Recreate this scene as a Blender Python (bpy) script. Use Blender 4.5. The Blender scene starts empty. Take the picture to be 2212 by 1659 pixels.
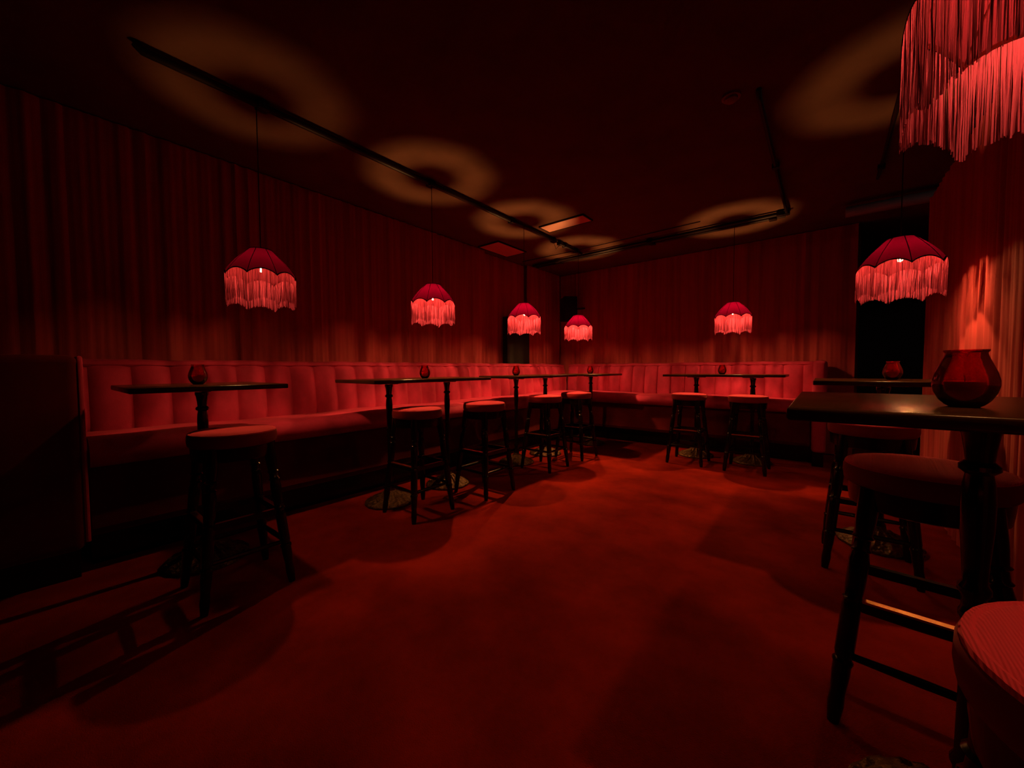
import bpy, bmesh, math, random
from mathutils import Matrix, Vector

PI = math.pi
random.seed(7)
S = bpy.context.scene
C = S.collection
R = math.radians

# ------------------------------------------------------------------ camera
cam_d = bpy.data.cameras.new('camera')
cam_d.sensor_width = 36.0
cam_d.lens = 36.0 * 831.0 / 2212.0
cam_d.clip_start = 0.02
cam = bpy.data.objects.new('camera', cam_d)
C.objects.link(cam)
cam.matrix_world = (Matrix.Translation((0, 0, 1.15)) @ Matrix.Rotation(R(39.0), 4, 'Z')
                    @ Matrix.Rotation(R(90 - 2.3), 4, 'X') @ Matrix.Rotation(R(-0.3), 4, 'Z'))
S.camera = cam

# ------------------------------------------------------------------ world and exposure
w = bpy.data.worlds.new('world'); S.world = w; w.use_nodes = True
w.node_tree.nodes['Background'].inputs[0].default_value = (0.0, 0.0, 0.0, 1)
w.node_tree.nodes['Background'].inputs[1].default_value = 0.0
S.view_settings.view_transform = 'Standard'
S.view_settings.look = 'None'
S.view_settings.gamma = 1.0
S.view_settings.exposure = 0.0
S.view_settings.use_curve_mapping = False
S.cycles.use_denoising = True
S.cycles.max_bounces = 8
S.cycles.diffuse_bounces = 4
S.cycles.glossy_bounces = 3
S.cycles.transparent_max_bounces = 12
S.cycles.sample_clamp_indirect = 6.0
S.cycles.sample_clamp_direct = 0.0
S.cycles.caustics_reflective = False
S.cycles.caustics_refractive = False

BULB_STRENGTH = 8000.0
BULB_LEVEL = [0.29, 0.74, 1.10, 1.30, 0.98, 0.46, 0.19]
BULB_COLOR = (1.0, 0.40, 0.115, 1)

# ------------------------------------------------------------------ materials
def nt(name):
    m = bpy.data.materials.new(name); m.use_nodes = True
    t = m.node_tree; t.nodes.clear()
    out = t.nodes.new('ShaderNodeOutputMaterial')
    return m, t, t.nodes, t.links, out

def principled(name, col, rough=0.6, metal=0.0, spec=0.5, noise=None, bump=None, sheen=0.0, coat=0.0, sheen_tint=None):
    """noise=(scale, amount[, stretch xyz]) varies the colour, bump=(scale, strength[, stretch]) the surface"""
    m, t, N, L, out = nt(name)
    b = N.new('ShaderNodeBsdfPrincipled')
    b.inputs['Base Color'].default_value = (*col, 1)
    b.inputs['Roughness'].default_value = rough
    b.inputs['Metallic'].default_value = metal
    b.inputs['Specular IOR Level'].default_value = spec
    b.inputs['Sheen Weight'].default_value = sheen
    if sheen:
        b.inputs['Sheen Roughness'].default_value = 0.35
        b.inputs['Sheen Tint'].default_value = (*(sheen_tint or (1, .5, .5)), 1)
    b.inputs['Coat Weight'].default_value = coat
    b.inputs['Coat Roughness'].default_value = 0.12
    tc = N.new('ShaderNodeTexCoord')
    if noise:
        mp = N.new('ShaderNodeMapping'); L.new(tc.outputs['Object'], mp.inputs[0])
        if len(noise) > 2: mp.inputs['Scale'].default_value = noise[2]
        n = N.new('ShaderNodeTexNoise'); n.inputs['Scale'].default_value = noise[0]; n.inputs['Detail'].default_value = 5
        n.inputs['Roughness'].default_value = 0.62
        L.new(mp.outputs[0], n.inputs['Vector'])
        r = N.new('ShaderNodeValToRGB')
        a = noise[1]
        r.color_ramp.elements[0].position = 0.3; r.color_ramp.elements[1].position = 0.7
        r.color_ramp.elements[0].color = (*[c * (1 - a) for c in col], 1)
        r.color_ramp.elements[1].color = (*[min(1, c * (1 + a)) for c in col], 1)
        L.new(n.outputs['Fac'], r.inputs[0]); L.new(r.outputs[0], b.inputs['Base Color'])
    if bump:
        mp2 = N.new('ShaderNodeMapping'); L.new(tc.outputs['Object'], mp2.inputs[0])
        if len(bump) > 2: mp2.inputs['Scale'].default_value = bump[2]
        n2 = N.new('ShaderNodeTexNoise'); n2.inputs['Scale'].default_value = bump[0]; n2.inputs['Detail'].default_value = 4
        L.new(mp2.outputs[0], n2.inputs['Vector'])
        bp = N.new('ShaderNodeBump'); bp.inputs['Strength'].default_value = bump[1]; bp.inputs['Distance'].default_value = 0.01
        L.new(n2.outputs['Fac'], bp.inputs['Height']); L.new(bp.outputs[0], b.inputs['Normal'])
    L.new(b.outputs[0], out.inputs[0])
    return m

def cloth_thin(name, dcol, tcol, tw=0.5, gloss=0.0):
    """a thin cloth or thread that lets some light through"""
    m, t, N, L, out = nt(name)
    d = N.new('ShaderNodeBsdfDiffuse'); d.inputs[0].default_value = (*dcol, 1)
    tr = N.new('ShaderNodeBsdfTranslucent'); tr.inputs[0].default_value = (*tcol, 1)
    mx = N.new('ShaderNodeMixShader'); mx.inputs[0].default_value = tw
    L.new(d.outputs[0], mx.inputs[1]); L.new(tr.outputs[0], mx.inputs[2])
    last = mx
    if gloss:
        g = N.new('ShaderNodeBsdfGlossy'); g.inputs[0].default_value = (1, .8, .8, 1); g.inputs['Roughness'].default_value = 0.12
        fr = N.new('ShaderNodeFresnel'); fr.inputs[0].default_value = 1.4
        mu = N.new('ShaderNodeMath'); mu.operation = 'MULTIPLY'; mu.inputs[1].default_value = gloss
        L.new(fr.outputs[0], mu.inputs[0])
        m2 = N.new('ShaderNodeMixShader'); L.new(mu.outputs[0], m2.inputs[0])
        L.new(mx.outputs[0], m2.inputs[1]); L.new(g.outputs[0], m2.inputs[2]); last = m2
    L.new(last.outputs[0], out.inputs[0])
    return m

M = {}
M['ceiling'] = principled('ceiling_paint', (0.11, 0.056, 0.036), 0.9, spec=0.1, noise=(3, .12))
M['wall'] = principled('wall_paint', (0.10, 0.02, 0.02), 0.9, spec=0.15)
M['black_wall'] = principled('black_wall_paint', (0.012, 0.009, 0.009), 0.7, spec=0.2)
M['grey_wall'] = principled('grey_passage_paint', (0.12, 0.13, 0.12), 0.8, spec=0.2)
M['carpet'] = principled('red_carpet', (0.235, 0.013, 0.005), 0.95, spec=0.05, noise=(2.4, .34), bump=(220, .5))
M['curtain'] = principled('curtain_velvet', (0.38, 0.055, 0.065), 0.8, spec=0.12, sheen=0.1, sheen_tint=(1, .6, .4), noise=(9, .26, (1, 1, .05)), bump=(60, .25, (1, 1, .03)))
M['velvet'] = principled('bench_velvet', (0.42, 0.028, 0.09), 0.75, spec=0.15, sheen=0.35, sheen_tint=(1, .35, .35), noise=(5, .24, (1, 1, .6)), bump=(140, .12))
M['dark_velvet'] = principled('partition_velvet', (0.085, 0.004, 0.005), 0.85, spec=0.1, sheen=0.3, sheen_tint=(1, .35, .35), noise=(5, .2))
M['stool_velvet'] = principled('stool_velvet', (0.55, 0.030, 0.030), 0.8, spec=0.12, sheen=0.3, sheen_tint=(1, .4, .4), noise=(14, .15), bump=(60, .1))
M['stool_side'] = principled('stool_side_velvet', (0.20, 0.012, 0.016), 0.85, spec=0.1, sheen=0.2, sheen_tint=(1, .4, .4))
M['black_wood'] = principled('black_lacquered_wood', (0.005, 0.003, 0.003), 0.2, spec=0.35, noise=(20, .3, (1, 1, .1)), bump=(70, .06, (1, 1, .08)))
M['table_wood'] = principled('dark_table_wood', (0.040, 0.017, 0.007), 0.24, spec=0.16, noise=(14, .4, (.12, 1, 1)), bump=(90, .05, (.1, 1, 1)))
M['iron'] = principled('black_cast_iron', (0.006, 0.004, 0.004), 0.16, spec=0.45)
M['bronze'] = principled('bronzed_cast_iron', (0.10, 0.052, 0.022), 0.42, metal=0.7, spec=0.5, noise=(60, .8), bump=(75, 1.0))
M['brass'] = principled('brass_strip', (0.75, 0.42, 0.18), 0.35, metal=1.0)
M['pipe'] = principled('painted_pipe', (0.010, 0.004, 0.004), 0.5, spec=0.3)
M['cord'] = principled('lamp_cord', (0.02, 0.006, 0.006), 0.6, spec=0.2)
M['tile'] = principled('pale_access_panel', (0.62, 0.36, 0.30), 0.7, spec=0.2)
M['duct'] = principled('galvanised_duct', (0.30, 0.31, 0.31), 0.6, metal=0.3)
M['speaker'] = principled('black_speaker_case', (0.008, 0.006, 0.006), 0.6, spec=0.2)
M['plastic'] = principled('detector_plastic', (0.20, 0.12, 0.10), 0.5)
M['wax'] = principled('red_wax', (1.0, 0.20, 0.25), 0.5, spec=0.3)
M['wax'].node_tree.nodes['Principled BSDF'].inputs['Subsurface Weight'].default_value = 1.0
M['wax'].node_tree.nodes['Principled BSDF'].inputs['Subsurface Radius'].default_value = (1, .3, .3)
M['wax'].node_tree.nodes['Principled BSDF'].inputs['Subsurface Scale'].default_value = 0.04
M['wick'] = principled('candle_wick', (0.05, 0.04, 0.03), 0.9)
M['lampwire'] = principled('blackened_wire', (0.02, 0.01, 0.01), 0.4, metal=0.6)
M['shade'] = cloth_thin('shade_fabric', (0.05, 0.004, 0.012), (0.0085, 0.00004, 0.0020), 0.42)
M['trim'] = cloth_thin('shade_trim_braid', (0.016, 0.0008, 0.001), (0.01, 0.0005, 0.0008), 0.3)
M['fringe'] = cloth_thin('silk_fringe', (0.18, 0.026, 0.068), (0.070, 0.008, 0.020), 0.5)

def glass_mat():
    m, t, N, L, out = nt('red_glass')
    tr = N.new('ShaderNodeBsdfTransparent'); tr.inputs[0].default_value = (0.92, 0.03, 0.02, 1)
    tl = N.new('ShaderNodeBsdfTranslucent'); tl.inputs[0].default_value = (0.85, 0.02, 0.015, 1)
    df = N.new('ShaderNodeBsdfDiffuse'); df.inputs[0].default_value = (0.30, 0.008, 0.008, 1)
    a = N.new('ShaderNodeMixShader'); a.inputs[0].default_value = 0.5
    L.new(tl.outputs[0], a.inputs[1]); L.new(df.outputs[0], a.inputs[2])
    b = N.new('ShaderNodeMixShader'); b.inputs[0].default_value = 0.22
    L.new(tr.outputs[0], b.inputs[1]); L.new(a.outputs[0], b.inputs[2])
    g = N.new('ShaderNodeBsdfGlossy'); g.inputs[0].default_value = (1, 1, 1, 1); g.inputs['Roughness'].default_value = 0.08
    fr = N.new('ShaderNodeFresnel'); fr.inputs[0].default_value = 1.5
    c = N.new('ShaderNodeMixShader'); L.new(fr.outputs[0], c.inputs[0])
    L.new(b.outputs[0], c.inputs[1]); L.new(g.outputs[0], c.inputs[2])
    L.new(c.outputs[0], out.inputs[0])
    return m
M['glass'] = glass_mat()

def bulb_mat(k=1.0):
    m, t, N, L, out = nt('lit_bulb')
    e = N.new('ShaderNodeEmission'); e.inputs[0].default_value = BULB_COLOR; e.inputs[1].default_value = BULB_STRENGTH * k
    L.new(e.outputs[0], out.inputs[0])
    return m
M['bulb'] = bulb_mat()

def corduroy():
    """stool top with fine parallel ribs woven in"""
    m, t, N, L, out = nt('ribbed_stool_velvet')
    b = N.new('ShaderNodeBsdfPrincipled')
    b.inputs['Base Color'].default_value = (0.66, 0.050, 0.11, 1); b.inputs['Roughness'].default_value = 0.85
    b.inputs['Specular IOR Level'].default_value = 0.12
    b.inputs['Sheen Weight'].default_value = 0.3; b.inputs['Sheen Tint'].default_value = (1, .4, .4, 1)
    tc = N.new('ShaderNodeTexCoord'); wv = N.new('ShaderNodeTexWave')
    wv.inputs['Scale'].default_value = 90; wv.bands_direction = 'X'; wv.inputs['Distortion'].default_value = 0.4
    L.new(tc.outputs['Object'], wv.inputs['Vector'])
    bp = N.new('ShaderNodeBump'); bp.inputs['Strength'].default_value = 0.35; bp.inputs['Distance'].default_value = 0.003
    L.new(wv.outputs['Fac'], bp.inputs['Height']); L.new(bp.outputs[0], b.inputs['Normal'])
    L.new(b.outputs[0], out.inputs[0])
    return m
M['ribbed'] = corduroy()

# ------------------------------------------------------------------ helpers
def mesh_obj(name, bm, mat, parent=None, smooth=True, loc=None):
    me = bpy.data.meshes.new(name)
    bmesh.ops.recalc_face_normals(bm, faces=bm.faces)
    bm.to_mesh(me); bm.free()
    me.materials.append(mat)
    if smooth:
        for p in me.polygons: p.use_smooth = True
        try: me.set_sharp_from_angle(angle=R(38))
        except Exception: pass
    o = bpy.data.objects.new(name, me); C.objects.link(o)
    if parent: o.parent = parent
    if loc: o.location = loc
    return o

def tag(o, label, cat, group=None):
    o['label'] = label; o['category'] = cat
    if group: o['group'] = group
    return o

def thing(name, label, cat, loc=(0, 0, 0), rz=0, group=None):
    o = bpy.data.objects.new(name, None); C.objects.link(o)
    o.location = loc; o.rotation_euler = (0, 0, rz)
    return tag(o, label, cat, group)

def structure(name, bm, mat, smooth=False):
    o = mesh_obj(name, bm, mat, smooth=smooth); o['kind'] = 'structure'
    return o

def copy_tree(o, parent=None):
    c = o.copy(); C.objects.link(c); c.parent = parent
    for ch in [k for k in o.children]:
        copy_tree(ch, c)
    return c

def box(bm, x0, x1, y0, y1, z0, z1, bev=0.0, seg=2):
    r = bmesh.ops.create_cube(bm, size=1.0)
    vs = r['verts']
    for v in vs:
        v.co = Vector(((x0 + x1) / 2 + v.co.x * (x1 - x0), (y0 + y1) / 2 + v.co.y * (y1 - y0), (z0 + z1) / 2 + v.co.z * (z1 - z0)))
    if bev:
        es = list({e for v in vs for e in v.link_edges})
        bmesh.ops.bevel(bm, geom=es, offset=bev, segments=seg, affect='EDGES', profile=0.5)
    return bm

def lathe(bm, prof, n=32, cx=0, cy=0, cap=True):
    rings = []
    for r, z in prof:
        rings.append([bm.verts.new((cx + max(r, 1e-4) * math.cos(2 * PI * i / n), cy + max(r, 1e-4) * math.sin(2 * PI * i / n), z)) for i in range(n)])
    for a, b in zip(rings, rings[1:]):
        for i in range(n):
            bm.faces.new((a[i], a[(i + 1) % n], b[(i + 1) % n], b[i]))
    if cap:
        bm.faces.new(rings[0][::-1]); bm.faces.new(rings[-1])
    return bm

def tube(bm, pts, rad, n=10):
    """rad: number or list per point"""
    pts = [Vector(p) for p in pts]
    rings = []
    for k, p in enumerate(pts):
        d = (pts[min(k + 1, len(pts) - 1)] - pts[max(k - 1, 0)]).normalized()
        up = Vector((0, 0, 1)) if abs(d.z) < 0.95 else Vector((1, 0, 0))
        a = d.cross(up).normalized(); b = d.cross(a).normalized()
        r = rad[k] if isinstance(rad, (list, tuple)) else rad
        rings.append([bm.verts.new(p + a * r * math.cos(2 * PI * i / n) + b * r * math.sin(2 * PI * i / n)) for i in range(n)])
    for a, b in zip(rings, rings[1:]):
        for i in range(n):
            bm.faces.new((a[i], a[(i + 1) % n], b[(i + 1) % n], b[i]))
    bm.faces.new(rings[0][::-1]); bm.faces.new(rings[-1])
    return bm

def sweep(bm, loops, closed=True):
    """loops: list of equal-length vertex position lists; skins them and caps the ends"""
    rs = [[bm.verts.new(p) for p in lp] for lp in loops]
    n = len(rs[0])
    for a, b in zip(rs, rs[1:]):
        for i in range(n if closed else n - 1):
            bm.faces.new((a[i], a[(i + 1) % n], b[(i + 1) % n], b[i]))
    if closed:
        bm.faces.new(rs[0][::-1]); bm.faces.new(rs[-1])
    return bm

# ------------------------------------------------------------------ the room
def plane_box(name, mat, *a):
    return structure(name, box(bmesh.new(), *a), mat)

CEIL = 2.93
plane_box('floor', M['carpet'], -4.3, 3.1, -1.8, 9.1, -0.1, 0.0)
plane_box('ceiling', M['ceiling'], -4.3, 3.1, -1.8, 9.1, CEIL, CEIL + 0.1)
plane_box('wall_left', M['wall'], -4.3, -4.18, -1.8, 9.1, 0.0, CEIL)
plane_box('wall_back', M['wall'], -4.18, 0.33, 6.52, 6.66, 0.0, CEIL)
plane_box('wall_front', M['black_wall'], -4.18, 3.0, -1.8, -1.68, 0.0, CEIL)
plane_box('wall_right', M['wall'], 0.73, 0.83, -1.68, 4.9, 0.0, 2.58)
plane_box('wall_passage', M['grey_wall'], 0.33, 3.0, 9.0, 9.1, 0.0, CEIL)
plane_box('wall_side', M['grey_wall'], 3.0, 3.1, -1.8, 9.1, 0.0, CEIL)
# black painted pier standing through the left curtain
plane_box('trim_1', M['black_wall'], -4.02, -3.93, 4.74, 5.33, 0.0, 1.98)

# ------------------------------------------------------------------ curtains
def curtain(name, label, p0, p1, z0, z1, seed, mat=M['curtain'], amp=0.012):
    """pleated velvet hanging from p0 to p1, pleats across the wall normal"""
    rnd = random.Random(seed)
    p0 = Vector((*p0, 0)); p1 = Vector((*p1, 0)); ln = (p1 - p0).length
    d = (p1 - p0).normalized(); nrm = Vector((-d.y, d.x, 0))
    phs = [rnd.uniform(0, 6.28) for _ in range(4)]
    n = max(12, int(ln / 0.012)); nz = 6
    def off(u, zt):
        ph = 2 * PI * u / 0.115 + 0.9 * math.sin(2 * PI * u / 0.83 + phs[0]) + 0.5 * math.sin(2 * PI * u / 0.31 + phs[1])
        a = amp * (0.62 + 0.38 * math.sin(2 * PI * u / 0.57 + phs[2])) * (0.8 + 0.2 * zt)
        return a * math.sin(ph) + amp * .25 * math.sin(2 * PI * u / 0.047 + phs[3] + zt)
    th = 0.004
    bm = bmesh.new(); loops = []
    for k in range(nz + 1):
        z = z0 + (z1 - z0) * k / nz; zt = 1 - k / nz
        fr = [p0 + d * (ln * i / n) + nrm * off(ln * i / n, zt) + Vector((0, 0, z)) for i in range(n + 1)]
        bk = [p + nrm * -th for p in reversed(fr)]
        loops.append(fr + bk)
    sweep(bm, loops)
    o = mesh_obj(name, bm, mat)
    tag(o, label, 'curtain', 'velvet curtains lining the walls')
    return o

curtain('curtain', 'long red velvet curtain behind the left-hand bench, beneath the row of lamps', (-3.98, 4.28), (-3.98, -1.25), 0.02, CEIL - .01, 1)
curtain('curtain', 'recessed stretch of curtain around and above the black pier', (-4.07, 5.50), (-4.07, 4.15), 0.02, CEIL - .01, 2)
curtain('curtain', 'short bright curtain between the black pier and the far corner', (-3.98, 6.38), (-3.98, 5.35), 0.02, CEIL - .01, 3)
curtain('curtain', 'red curtain along the back wall above the far bench', (0.30, 6.44), (-4.08, 6.44), 0.02, CEIL - .01, 4)
curtain('curtain', 'right-hand wall curtain with a bright pointed patch of light behind the jar', (0.685, -1.6), (0.685, 4.9), 0.02, 2.59, 5)

# ------------------------------------------------------------------ banquettes
PITCH = 0.205
def banquette(name, label, u0, u1, to_world, seat_u0, seat_u1, base_u0, base_u1):
    t = thing(name, label, 'bench', to_world((u0 + u1) / 2, 0, 0), 0, 'velvet banquettes')
    off = Vector(t.location)
    def build(nm, mat, loops):
        bm = bmesh.new(); sweep(bm, [[Vector(p) - off for p in lp] for lp in loops])
        return mesh_obj(nm, bm, mat, t)
    # channelled backrest; w is the distance out from the wall side (0 = seat/back line)
    loops = []
    n = int((u1 - u0) / (PITCH / 16))
    prof = [(-.20, .40), (0.0, .40), (0.0, .70), (0.01, .80), (0.0, .90), (-.012, 1.00), (-.028, 1.09), (-.045, 1.15), (-.075, 1.185), (-.11, 1.195), (-.20, 1.195)]
    amp = [0, .2, 1, 1, 1, 1, 1, .9, .6, 0, 0]
    for i in range(n + 1):
        u = u0 + (u1 - u0) * i / n
        s = abs(math.sin(PI * u / PITCH))
        b = 0.055 * (s ** 0.40) - 0.042
        loops.append([to_world(u, wv + b * a, z) for (wv, z), a in zip(prof, amp)])
    build('backrest', M['velvet'], loops)
    # smooth roll on top
    prof = [(-.20, 1.15), (-.11, 1.17), (-.075, 1.178), (-.065, 1.190), (-.068, 1.204), (-.08, 1.217), (-.10, 1.225), (-.13, 1.228), (-.17, 1.225), (-.20, 1.21)]
    loops = []
    n = max(2, int((u1 - u0) / 0.10))
    for i in range(n + 1):
        u = u0 + (u1 - u0) * i / n
        wob = 0.003 * math.sin(u * 7.1) + 0.002 * math.sin(u * 17.3)
        loops.append([to_world(u, wv, z + (wob if z > 1.18 else 0)) for wv, z in prof])
    build('top_roll', M['velvet'], loops)
    # seat cushion with rounded front
    prof = [(0.0, .60), (0.0, .752), (.16, .758), (.36, .757), (.44, .75), (.495, .735), (.525, .705), (.535, .67), (.525, .635), (.50, .61), (.46, .60)]
    loops = []
    n = int((seat_u1 - seat_u0) / 0.05)
    for i in range(n + 1):
        u = seat_u0 + (seat_u1 - seat_u0) * i / n
        wob = 0.006 * math.sin(u * 3.7) + .003 * math.sin(u * 9.9 + 1)
        loops.append([to_world(u, wv + (0.006 * math.sin(u * 4.9) if wv > .4 else 0), z + (wob if z > .74 else 0)) for wv, z in prof])
    build('seat_cushion', M['velvet'], loops)
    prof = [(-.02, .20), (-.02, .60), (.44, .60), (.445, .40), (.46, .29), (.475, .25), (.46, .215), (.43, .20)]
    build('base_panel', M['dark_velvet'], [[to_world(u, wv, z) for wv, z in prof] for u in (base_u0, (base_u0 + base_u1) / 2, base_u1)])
    prof = [(-.02, .0), (-.02, .20), (.33, .20), (.33, .0)]
    build('plinth', M['black_wood'], [[to_world(u, wv, z) for wv, z in prof] for u in (base_u0, base_u1)])
    return t

banquette('banquette', 'long red velvet bench with channelled back along the left curtain',
          .17, 6.16, lambda u, wv, z: (-3.68 + wv, u, z), .17, 6.16, .17, 6.16)
banquette('banquette', 'red velvet bench along the back wall, right of the corner',
          -3.68, -.10, lambda u, wv, z: (u, 6.16 - wv, z), -3.14, -.10, -3.14 - .0, -.10)

# end pieces
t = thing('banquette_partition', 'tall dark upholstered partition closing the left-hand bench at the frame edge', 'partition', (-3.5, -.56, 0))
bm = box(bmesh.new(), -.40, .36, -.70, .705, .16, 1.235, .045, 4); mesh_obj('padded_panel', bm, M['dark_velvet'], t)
bm = box(bmesh.new(), -.38, .30, -.66, .68, 0, .16); mesh_obj('plinth', bm, M['black_wood'], t, smooth=False)
bm = bmesh.new(); tube(bm, [(.335, .71, .20), (.335, .71, 1.19), (.31, .71, 1.222), (-.38, .71, 1.222)], .011, 8); mesh_obj('piping', bm, M['velvet'], t)

t = thing('bench_arm', 'upright padded arm closing the right end of the back bench', 'bench end', (-.03, 5.98, 0))
bm = box(bmesh.new(), -.068, .065, -.38, .38, .16, 1.225, .04, 4); mesh_obj('padded_panel', bm, M['velvet'], t)
bm = box(bmesh.new(), -.055, .05, -.36, .36, 0, .16); mesh_obj('plinth', bm, M['black_wood'], t, smooth=False)

# ------------------------------------------------------------------ tables
TZ = 1.065
def table_post(bm):
    prof = [(.030, .10), (.034, .11), (.034, .13), (.024, .15), (.022, .20), (.028, .215), (.028, .225), (.021, .24),
            (.019, .42), (.019, .56), (.024, .572), (.024, .582), (.020, .592), (.020, .62), (.027, .632), (.027, .642), (.020, .655),
            (.022, .70), (.027, .78), (.028, .84), (.026, .88), (.022, .905), (.033, .915), (.033, .925), (.023, .935),
            (.025, .96), (.030, .995), (.034, 1.005), (.034, TZ - .045)]
    return lathe(bm, prof, 20)

def post_base(bm):
    n = 96
    prof = [(.205, 0.0), (.212, .006), (.212, .016), (.200, .024), (.185, .028), (.165, .036), (.140, .048), (.115, .056), (.090, .068), (.065, .082), (.045, .098), (.036, .104), (.034, .125)]
    rings = []
    for k, (r, z) in enumerate(prof):
        ring = []
        for i in range(n):
            a = 2 * PI * i / n
            rel = 0
            if 3 <= k <= 9: rel = .007 * math.sin(12 * a + k * 1.3) * math.cos(k * 1.7) + .005 * math.sin(24 * a - k) + .003 * (k % 2)
            rr = r * (1 + (.012 * math.cos(16 * a) if k < 3 else 0))
            ring.append(bm.verts.new((rr * math.cos(a), rr * math.sin(a), z + rel)))
        rings.append(ring)
    for a, b in zip(rings, rings[1:]):
        for i in range(n): bm.faces.new((a[i], a[(i + 1) % n], b[(i + 1) % n], b[i]))
    bm.faces.new(rings[0][::-1]); bm.faces.new(rings[-1])
    return bm

def make_table(cx, cy, lx, ly, posts, label):
    t = thing('bar_table', label, 'table', (cx, cy, 0), 0, 'dark wooden bar tables')
    bm = bmesh.new(); box(bm, -lx / 2, lx / 2, -ly / 2, ly / 2, TZ - .028, TZ, .006, 3)
    mesh_obj('tabletop', bm, M['table_wood'], t)
    for px, py in posts:
        if 'post' not in protos:
            protos['post'] = mesh_obj('post', table_post(bmesh.new()), M['iron'], t, loc=(px, py, 0))
            protos['base'] = mesh_obj('base', post_base(bmesh.new()), M['bronze'], t, loc=(px, py, 0))
            bm = bmesh.new(); box(bm, -.11, .11, -.022, .022, TZ - .042, TZ - .028, .004); box(bm, -.022, .022, -.11, .11, TZ - .0425, TZ - .0285, .004)
            protos['bracket'] = mesh_obj('bracket', bm, M['iron'], t, loc=(px, py, 0))
        else:
            for k in ('post', 'base', 'bracket'):
                o = protos[k].copy(); C.objects.link(o); o.parent = t; o.location = (px, py, 0)
    return t
protos = {}
make_table(-2.90, .62, .70, .70, [(0, 0)], 'square bar table nearest on the left, one post, by the partition')
make_table(-2.90, 2.23, .60, 1.30, [(0, -.33), (0, .325)], 'long two-post bar table beneath the second lamp from the left')
make_table(-2.90, 3.97, .60, 1.30, [(0, -.31), (0, .32)], 'long two-post bar table left of the corner, facing the black pier')
make_table(-2.75, 5.30, .70, .70, [(0, 0)], 'square bar table tucked in the far corner')
make_table(-.97, 5.40, 1.30, .60, [(-.313, 0), (.315, 0)], 'long two-post bar table in front of the back bench')
make_table(.30, 3.40, .70, .70, [(0, 0)], 'square bar table under the right-hand middle lamp, beside the dark doorway')
make_table(.28, 1.34, .68, .68, [(0, 0)], 'closest square bar table at right, holding the large-looking red jar')

# ------------------------------------------------------------------ stools
SZ = .835
def make_stool(label, x, y):
    t = thing('bar_stool', label, 'stool', (x, y, 0), 0, 'red topped bar stools')
    bm = bmesh.new()
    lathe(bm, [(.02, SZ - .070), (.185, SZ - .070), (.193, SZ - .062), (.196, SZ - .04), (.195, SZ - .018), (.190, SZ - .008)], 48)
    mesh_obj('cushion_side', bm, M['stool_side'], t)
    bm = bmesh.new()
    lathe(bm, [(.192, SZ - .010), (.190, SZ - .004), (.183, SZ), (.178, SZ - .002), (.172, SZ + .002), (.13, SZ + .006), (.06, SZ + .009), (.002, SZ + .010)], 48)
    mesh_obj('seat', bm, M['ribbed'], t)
    bm = bmesh.new()
    lathe(bm, [(.168, SZ - .14), (.178, SZ - .135), (.182, SZ - .10), (.184, SZ - .071), (.10, SZ - .071), (.10, SZ - .09), (.155, SZ - .10), (.160, SZ - .14)], 48, cap=False)
    mesh_obj('apron', bm, M['black_wood'], t)
    for sx, sy in ((-1, -1), (1, -1), (1, 1), (-1, 1)):
        top = Vector((sx * .120, sy * .120, SZ - .072)); foot = Vector((sx * .192, sy * .192, 0.0))
        zz = [0, .03, .06, .10, .16, .19, .198, .206, .214, .23, .37, .385, .40, .408, .416, .45, .53, .56, .566, .574, .60, .607, .614, .66, SZ - .072]
        rr = [.013, .016, .018, .016, .020, .020, .023, .023, .018, .021, .021, .021, .018, .023, .019, .021, .022, .018, .023, .018, .018, .024, .019, .022, .023]
        pts = [foot.lerp(top, z / (SZ - .072)) for z in zz]
        bm = bmesh.new(); tube(bm, pts, [q * 1.18 for q in rr], 12)
        mesh_obj('leg', bm, M['black_wood'], t)
    def at(sx, sy, z):
        k = z / (SZ - .072); return Vector((sx * (.192 - .072 * k), sy * (.192 - .072 * k), z))
    for i, (a, b) in enumerate((((-1, -1), (1, -1)), ((1, -1), (1, 1)), ((1, 1), (-1, 1)), ((-1, 1), (-1, -1)))):
        p, q = at(*a, .395), at(*b, .395)
        d = (q - p).normalized(); p2, q2 = p + d * .016, q - d * .016
        nrm = Vector((-d.y, d.x, 0))
        bm = bmesh.new()
        sweep(bm, [[e + nrm * sx * .011 + Vector((0, 0, sz)) for sx, sz in ((-1, -.018), (1, -.018), (1, .014), (-1, .014))] for e in (p2, q2)])
        rail = mesh_obj('footrest', bm, M['black_wood'], t, smooth=False)
        if i == 0:
            bm = bmesh.new()
            sweep(bm, [[e + nrm * sx * .012 + Vector((0, 0, sz)) for sx, sz in ((-1, .010), (1, .010), (1, .0165), (-1, .0165))] for e in (p2, q2)])
            mesh_obj('brass_strip', bm, M['brass'], rail, smooth=False)['label'] = 'brass strip capping the footrest'
        p, q = at(*a, .225), at(*b, .225)
        bm = bmesh.new(); tube(bm, [p + d * .012, (p + q) / 2, q - d * .012], [.011, .014, .011], 8)
        mesh_obj('stretcher', bm, M['black_wood'], t)
    return t

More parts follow.
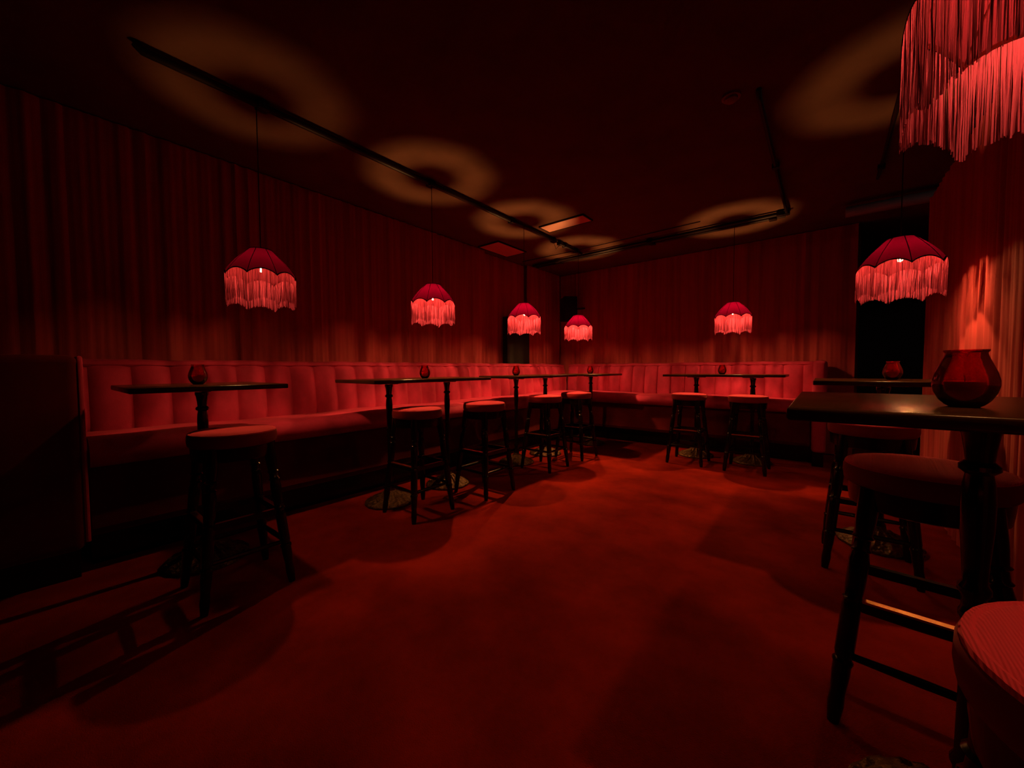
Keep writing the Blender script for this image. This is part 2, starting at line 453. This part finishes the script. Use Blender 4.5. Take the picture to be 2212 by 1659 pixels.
stool_spots = [
    (-2.42, .646, 'bar stool nearest on the left, seat half shaded under the square table'),
    (-2.53, 1.915, 'bar stool in front of the two-post table beneath the second lamp'),
    (-2.456, 2.62, 'second stool along the first long table, seat brightly lit'),
    (-2.50, 3.69, 'bar stool at the long table left of the corner'),
    (-2.49, 4.40, 'farthest bar stool on the left side, close to the corner table'),
    (-1.266, 4.98, 'left one of the two stools before the back bench'),
    (-.648, 4.98, 'right one of the two stools before the back bench'),
    (.22, 3.00, 'dim bar stool tucked under the square table by the doorway'),
    (.255, 1.765, 'bar stool behind the near right table, brass footrest catching light'),
    (.325, .675, 'closest bar stool, red ribbed seat cut by the bottom right frame edge')]
st0 = None
for x, y, lab in stool_spots:
    if st0 is None:
        st0 = make_stool(lab, x, y)
    else:
        c = copy_tree(st0); c.location = (x, y, 0); c['label'] = lab
        c.rotation_euler.z = R(-5) if abs(y - 1.765) < .01 else 0

# ------------------------------------------------------------------ candle jars
def make_jar(label, x, y):
    t = thing('candle_jar', label, 'candle holder', (x, y, TZ), 0, 'red glass candle jars')
    outer = [(.002, .0005), (.022, .0005), (.028, .004), (.037, .014), (.0445, .030), (.0480, .045), (.0478, .056), (.044, .072), (.038, .088), (.0325, .102), (.0300, .110), (.0300, .113), (.0325, .116), (.0325, .119)]
    inner = [(r - .0025, z + (.003 if k < 3 else 0)) for k, (r, z) in enumerate(outer)][::-1]
    inner[-1] = (.001, .0035)
    bm = bmesh.new(); lathe(bm, outer + inner, 40, cap=False)
    mesh_obj('glass_bowl', bm, M['glass'], t)
    bm = bmesh.new(); lathe(bm, [(.020, .006), (.026, .008), (.035, .018), (.041, .031), (.0442, .045), (.0440, .052), (.040, .0535), (.001, .053)], 32)
    wx = mesh_obj('wax', bm, M['wax'], t)
    bm = bmesh.new(); tube(bm, [(0, 0, .053), (.0006, 0, .060), (.002, .001, .066)], .0009, 6)
    mesh_obj('wick', bm, M['wick'], wx)
    return t
jar_spots = [
    (-.690, 428, 2.31, 'red glass candle jar on the nearest left table'),
    (0, 918, 3.5, 'red glass candle jar between the long table posts under the second lamp'),
    (0, 1115, 4.67, 'red glass candle jar on the long table facing the black pier'),
    (0, 1275, 5.75, 'tiny-looking candle jar on the corner table'),
    (0, 1560, 4.75, 'red candle jar on the table before the back bench'),
    (0, 1928, 2.465, 'red candle jar on the table by the dark doorway'),
    (0, 2085, .806, 'largest-looking red glass candle jar, on the closest right table')]
def world_xy(px, Z):
    X = (px - 1106) / 831.0 * Z; c, s = math.cos(R(39)), math.sin(R(39))
    return X * c - Z * s, X * s + Z * c
jar0 = None
for _, px, Z, lab in jar_spots:
    x, y = world_xy(px, Z)
    if jar0 is None: jar0 = make_jar(lab, x, y)
    else:
        c = copy_tree(jar0); c.location = (x, y, TZ); c['label'] = lab; c.rotation_euler.z = px * .7

# ------------------------------------------------------------------ pendant lamps
# lamp origin = centre of the rim plane of the shade (z = 1.75)
ZR = 1.75
def scal(a): return 0.034 * abs(math.sin(4 * a)) ** 0.75
def rim_r(a): return .207 * (1 - .045 * abs(math.sin(4 * a)))
def make_lamp(label, x, y, rz):
    t = thing('pendant_lamp', label, 'lamp', (x, y, ZR), rz, 'fringed pendant lamps')
    na, nv = 96, 12
    def P(a, tt, inset=0.0):
        r = (.207 * (1 - tt) + 0.066 * tt + .012 * math.sin(PI * tt ** .9)) * (1 - .045 * abs(math.sin(4 * a)) * (1 - tt * .6)) - inset
        z = scal(a) * (1 - tt) + .195 * tt
        return (r * math.cos(a), r * math.sin(a), z)
    bm = bmesh.new()
    outer = [[bm.verts.new(P(2 * PI * i / na, k / nv)) for i in range(na)] for k in range(nv + 1)]
    for a, b in zip(outer, outer[1:]):
        for i in range(na): bm.faces.new((a[i], a[(i + 1) % na], b[(i + 1) % na], b[i]))
    shade = mesh_obj('lamp_shade', bm, M['shade'], t)
    # wire ribs and top ring
    for j in range(8):
        a = j * PI / 4
        bm = bmesh.new(); tube(bm, [Vector(P(a, k / 10)) * 1.004 for k in range(11)], .0022, 6)
        mesh_obj('rib', bm, M['trim'], shade)
    bm = bmesh.new(); tube(bm, [Vector(P(2 * PI * i / 48, 1)) for i in range(49)], .0035, 6)
    mesh_obj('top_ring', bm, M['trim'], shade)
    # braid band along the scallops
    bm = bmesh.new()
    sweep(bm, [[P(2 * PI * i / na, 0, -.003), P(2 * PI * i / na, .045, -.003), P(2 * PI * i / na, .045, .0005), P(2 * PI * i / na, 0, .0005)] for i in range(na + 1)])
    mesh_obj('braid', bm, M['trim'], shade)
    # fringe of hanging threads
    rnd = random.Random(11)
    bm = bmesh.new()
    N = 620
    LEN = .186
    for i in range(N):
        a = 2 * PI * (i + rnd.uniform(-.5, .5)) / N
        clump = .020 * math.sin(a * 23 + 1.3) * math.sin(a * 9 + .4)
        r0 = rim_r(a) + .001
        z0 = scal(a) + .004
        ln = LEN + rnd.uniform(-.006, .006)
        rad = rnd.uniform(.0011, .0016)
        wob = rnd.uniform(-.006, .006)
        prev = None; twist = rnd.uniform(-2.2, 2.2); tw0 = rnd.uniform(-.7, .7)
        for k in range(5):
            tt = k / 4
            aa = a + clump * tt + wob * math.sin(tt * 3.1) + rnd.uniform(-.002, .002)
            rr = r0 + rnd.uniform(-.0012, .0012) * (tt > 0) - .002 * tt
            z = z0 - ln * tt
            b = aa + PI / 2 + twist * tt + tw0
            ring = [bm.verts.new((rr * math.cos(aa) + e * rad * math.cos(b), rr * math.sin(aa) + e * rad * math.sin(b), z)) for e in (-1, 1)]
            if prev: bm.faces.new((prev[0], prev[1], ring[1], ring[0]))
            prev = ring
    mesh_obj('fringe', bm, M['fringe'], t, smooth=False)
    # bulb and holder
    bm = bmesh.new(); lathe(bm, [(.002, .052), (.007, .054), (.012, .060), (.0145, .069), (.0135, .080), (.010, .091), (.007, .100), (.006, .116)], 14)
    mesh_obj('bulb', bm, M['bulb'], t)
    bm = bmesh.new(); lathe(bm, [(.008, .113), (.0115, .115), (.0115, .150), (.014, .155), (.014, .165), (.010, .178), (.029, .181), (.029, .184), (.004, .188), (.004, .20)], 16)
    sk = mesh_obj('bulb_holder', bm, M['lampwire'], t)
    bm = bmesh.new()
    for j in range(3):
        a = j * 2 * PI / 3 + .3
        tube(bm, [(0, 0, .185), (.064 * math.cos(a), .064 * math.sin(a), .193)], .0016, 5)
    mesh_obj('spider_wire', bm, M['lampwire'], sk)
    bm = bmesh.new(); tube(bm, [(0, 0, .195), (0, 0, 2.893 - ZR)], .0032, 6)
    mesh_obj('cord', bm, M['cord'], t)
    return t
lamp_spots = [
    (-2.93, .967, 'fringed pendant lamp at far left above the square table', 1115 - 1115, 24),
    (-2.89, 2.386, 'second fringed pendant lamp from the left, above the long table', 0, 30),
    (-2.87, 3.79, 'fringed pendant lamp hanging before the black pier', 0, 14),
    (-2.90, 5.18, 'smallest-looking fringed pendant lamp, in the far corner', 0, 0),
    (-.88, 5.41, 'fringed pendant lamp above the back bench table', 0, 24),
    (.355, 3.41, 'right-hand fringed pendant lamp above the table by the dark doorway', 0, 14),
    (.305, 1.023, 'huge-looking fringed pendant lamp cut by the top right corner', 0, 0)]
lamp0 = None
for k, (x, y, lab, _, tip) in enumerate(lamp_spots):
    # a rib faces the camera direction turned by the angle read off the photograph
    toward = math.atan2(-y, -x)
    rz = toward + R(tip)
    if k == 6: rz = R(118)
    if lamp0 is None: lamp0 = make_lamp(lab, x, y, rz)
    else:
        c = copy_tree(lamp0); c.location = (x, y, ZR); c['label'] = lab; c.rotation_euler.z = rz
    # each bulb glows at its own strength
    bl = [h for h in (lamp0 if k == 0 else c).children if h.name.split('.')[0] == 'bulb'][0]
    bl.data = bl.data.copy(); bl.data.materials[0] = bulb_mat(BULB_LEVEL[k])

# ------------------------------------------------------------------ ceiling services
def conduit(label, pts, rad, clamps):
    t = thing('ceiling_pipe', label, 'pipe', pts[0], 0, 'dark pipes under the ceiling')
    o = Vector(pts[0])
    bm = bmesh.new(); tube(bm, [Vector(p) - o for p in pts], rad, 12); mesh_obj('pipe_run', bm, M['pipe'], t)
    for cpos in clamps:
        bm = bmesh.new(); c = Vector(cpos) - o
        box(bm, c.x - .012 - rad, c.x + .012 + rad, c.y - .012 - rad, c.y + .012 + rad, c.z - rad - .006, c.z + rad + .004, .004)
        tube(bm, [c, (c.x, c.y, CEIL - o.z)], .005, 6)
        mesh_obj('clamp', bm, M['pipe'], t)
    return t
PZ = 2.893
conduit('dark ceiling pipe running above the left row of lamps', [(-2.93, .40, CEIL), (-2.93, .40, PZ + .02), (-2.93, .42, PZ), (-2.9, 4.52, PZ)], .022,
        [(-2.925, 1.0, PZ), (-2.915, 2.4, PZ), (-2.905, 3.6, PZ), (-2.90, 4.5, PZ)])
conduit('short pipe length with clamps between the left pipe and the corner', [(-2.9, 4.62, PZ), (-2.9, 5.28, PZ)], .020,
        [(-2.9, 4.66, PZ), (-2.9, 4.80, PZ), (-2.9, 5.10, PZ)])
conduit('rear one of the paired pipes crossing above the back tables', [(-3.88, 5.50, PZ + .01), (-.38, 5.50, PZ + .01)], .026, [(-3.4, 5.50, PZ + .01), (-1.9, 5.50, PZ + .01), (-.5, 5.50, PZ + .01)])
conduit('front one of the paired pipes crossing above the back tables', [(-3.88, 5.38, PZ), (-.38, 5.38, PZ)], .022, [(-3.4, 5.38, PZ), (-1.9, 5.38, PZ), (-.42, 5.38, PZ)])
conduit('thin pipe running toward the camera from the right end of the paired pipes', [(-.36, 5.46, PZ), (-.36, 3.0, PZ), (-.36, 2.97, PZ + .03), (-.36, 2.97, CEIL)], .016, [(-.36, 5.40, PZ), (-.36, 4.1, PZ)])
conduit('dark pipe above the right row of lamps', [(.34, -.9, PZ + .01), (.355, 5.0, PZ + .01)], .013, [(.345, .6, PZ), (.352, 2.6, PZ), (.355, 4.7, PZ)])
bm = bmesh.new(); tube(bm, [(-3.92, 5.14, CEIL - .01), (-3.0, 5.12, CEIL - .025), (-2.0, 5.15, CEIL - .012), (-1.2, 5.13, CEIL - .01)], .006, 6)
tag(mesh_obj('ceiling_cable', bm, M['pipe']), 'thin cable strung along the ceiling before the corner lamp', 'cable')
bm = bmesh.new(); tube(bm, [(-2.9, 4.50, PZ - .02), (-2.9, 4.56, PZ - .10), (-2.9, 4.66, PZ - .02)], .003, 6)
tag(mesh_obj('hanging_wire', bm, M['cord']), 'short loose wire hanging at the gap in the left pipe', 'wire')

def panel(x0, x1, y0, y1, label):
    t = thing('ceiling_panel', label, 'panel', ((x0 + x1) / 2, (y0 + y1) / 2, CEIL), 0, 'pale ceiling access panels')
    hx, hy = (x1 - x0) / 2, (y1 - y0) / 2
    bm = box(bmesh.new(), -hx, hx, -hy, hy, -.016, -.001, .002); mesh_obj('plate', bm, M['tile'], t, smooth=False)
    bm = bmesh.new()
    for a in ((-hx - .012, -hx, -hy - .012, hy + .012), (hx, hx + .012, -hy - .012, hy + .012), (-hx, hx, -hy - .012, -hy), (-hx, hx, hy, hy + .012)):
        box(bm, *a, -.020, -.0005)
    mesh_obj('frame', bm, M['pipe'], t, smooth=False)
panel(-2.80, -2.20, 4.03, 4.25, 'narrow pale ceiling panel lit orange beside the third lamp ring')
panel(-3.93, -3.56, 4.11, 4.74, 'pale reddish ceiling panel against the left curtain')

t = thing('smoke_detector', 'small round detector on the dark ceiling right of centre', 'smoke detector', (-.51, 2.93, CEIL))
mesh_obj('base_ring', lathe(bmesh.new(), [(.055, -.001), (.055, -.015), (.02, -.015)], 28), M['plastic'], t)
mesh_obj('sensor_dome', lathe(bmesh.new(), [(.040, -.015), (.038, -.030), (.025, -.040), (.004, -.042)], 28), M['plastic'], t)

t = thing('wall_speaker', 'black box speaker hung high in the far corner', 'speaker', (-3.62, 6.12, 2.22), R(-45))
bm = box(bmesh.new(), -.15, .15, -.12, .12, -.21, .21, .012); mesh_obj('cabinet', bm, M['speaker'], t)
bm = box(bmesh.new(), -.135, .135, -.128, -.1205, -.195, .195, .004); mesh_obj('grille', bm, M['speaker'], t)
bm = bmesh.new(); tube(bm, [(0, .12, 0), (0, .30, .02)], .015, 8); mesh_obj('bracket', bm, M['lampwire'], t)

# ducts beyond the right-hand partition
def duct(label, pts, rad):
    bm = bmesh.new(); tube(bm, pts, rad, 20)
    tag(mesh_obj('air_duct', bm, M['duct']), label, 'duct', 'ducts over the dark doorway')
duct('thicker dim grey duct under the ceiling beyond the doorway', [(.15, 5.62, 2.83), (2.9, 5.62, 2.83)], .055)
duct('thin dim duct above the thicker duct beyond the doorway', [(.15, 5.30, 2.98), (1.6, 5.30, 2.98)], .030)
bm = box(bmesh.new(), .95, 1.7, 5.9, 6.5, 2.55, 2.95, .01)
tag(mesh_obj('ventilation_box', bm, M['duct']), 'grey ventilation box in the gloom beyond the right-hand curtain', 'ventilation box')
# cool fill light added in the passage, unseen, to light the ducts; body invented
t = thing('passage_fill', 'unseen cool fill light added in the passage behind the right-hand partition', 'lamp', (2.1, 4.2, 2.91))
bm = lathe(bmesh.new(), [(.09, .049), (.09, .02), (.07, .0)], 24); mesh_obj('fill_housing', bm, M['duct'], t)
pl = bpy.data.lights.new('fill_glow', 'POINT'); pl.energy = 1.6; pl.color = (.9, 1.0, .93); pl.shadow_soft_size = .06
po = bpy.data.objects.new('fill_glow', pl); C.objects.link(po); po.location = (0, 0, -.09); po.parent = t
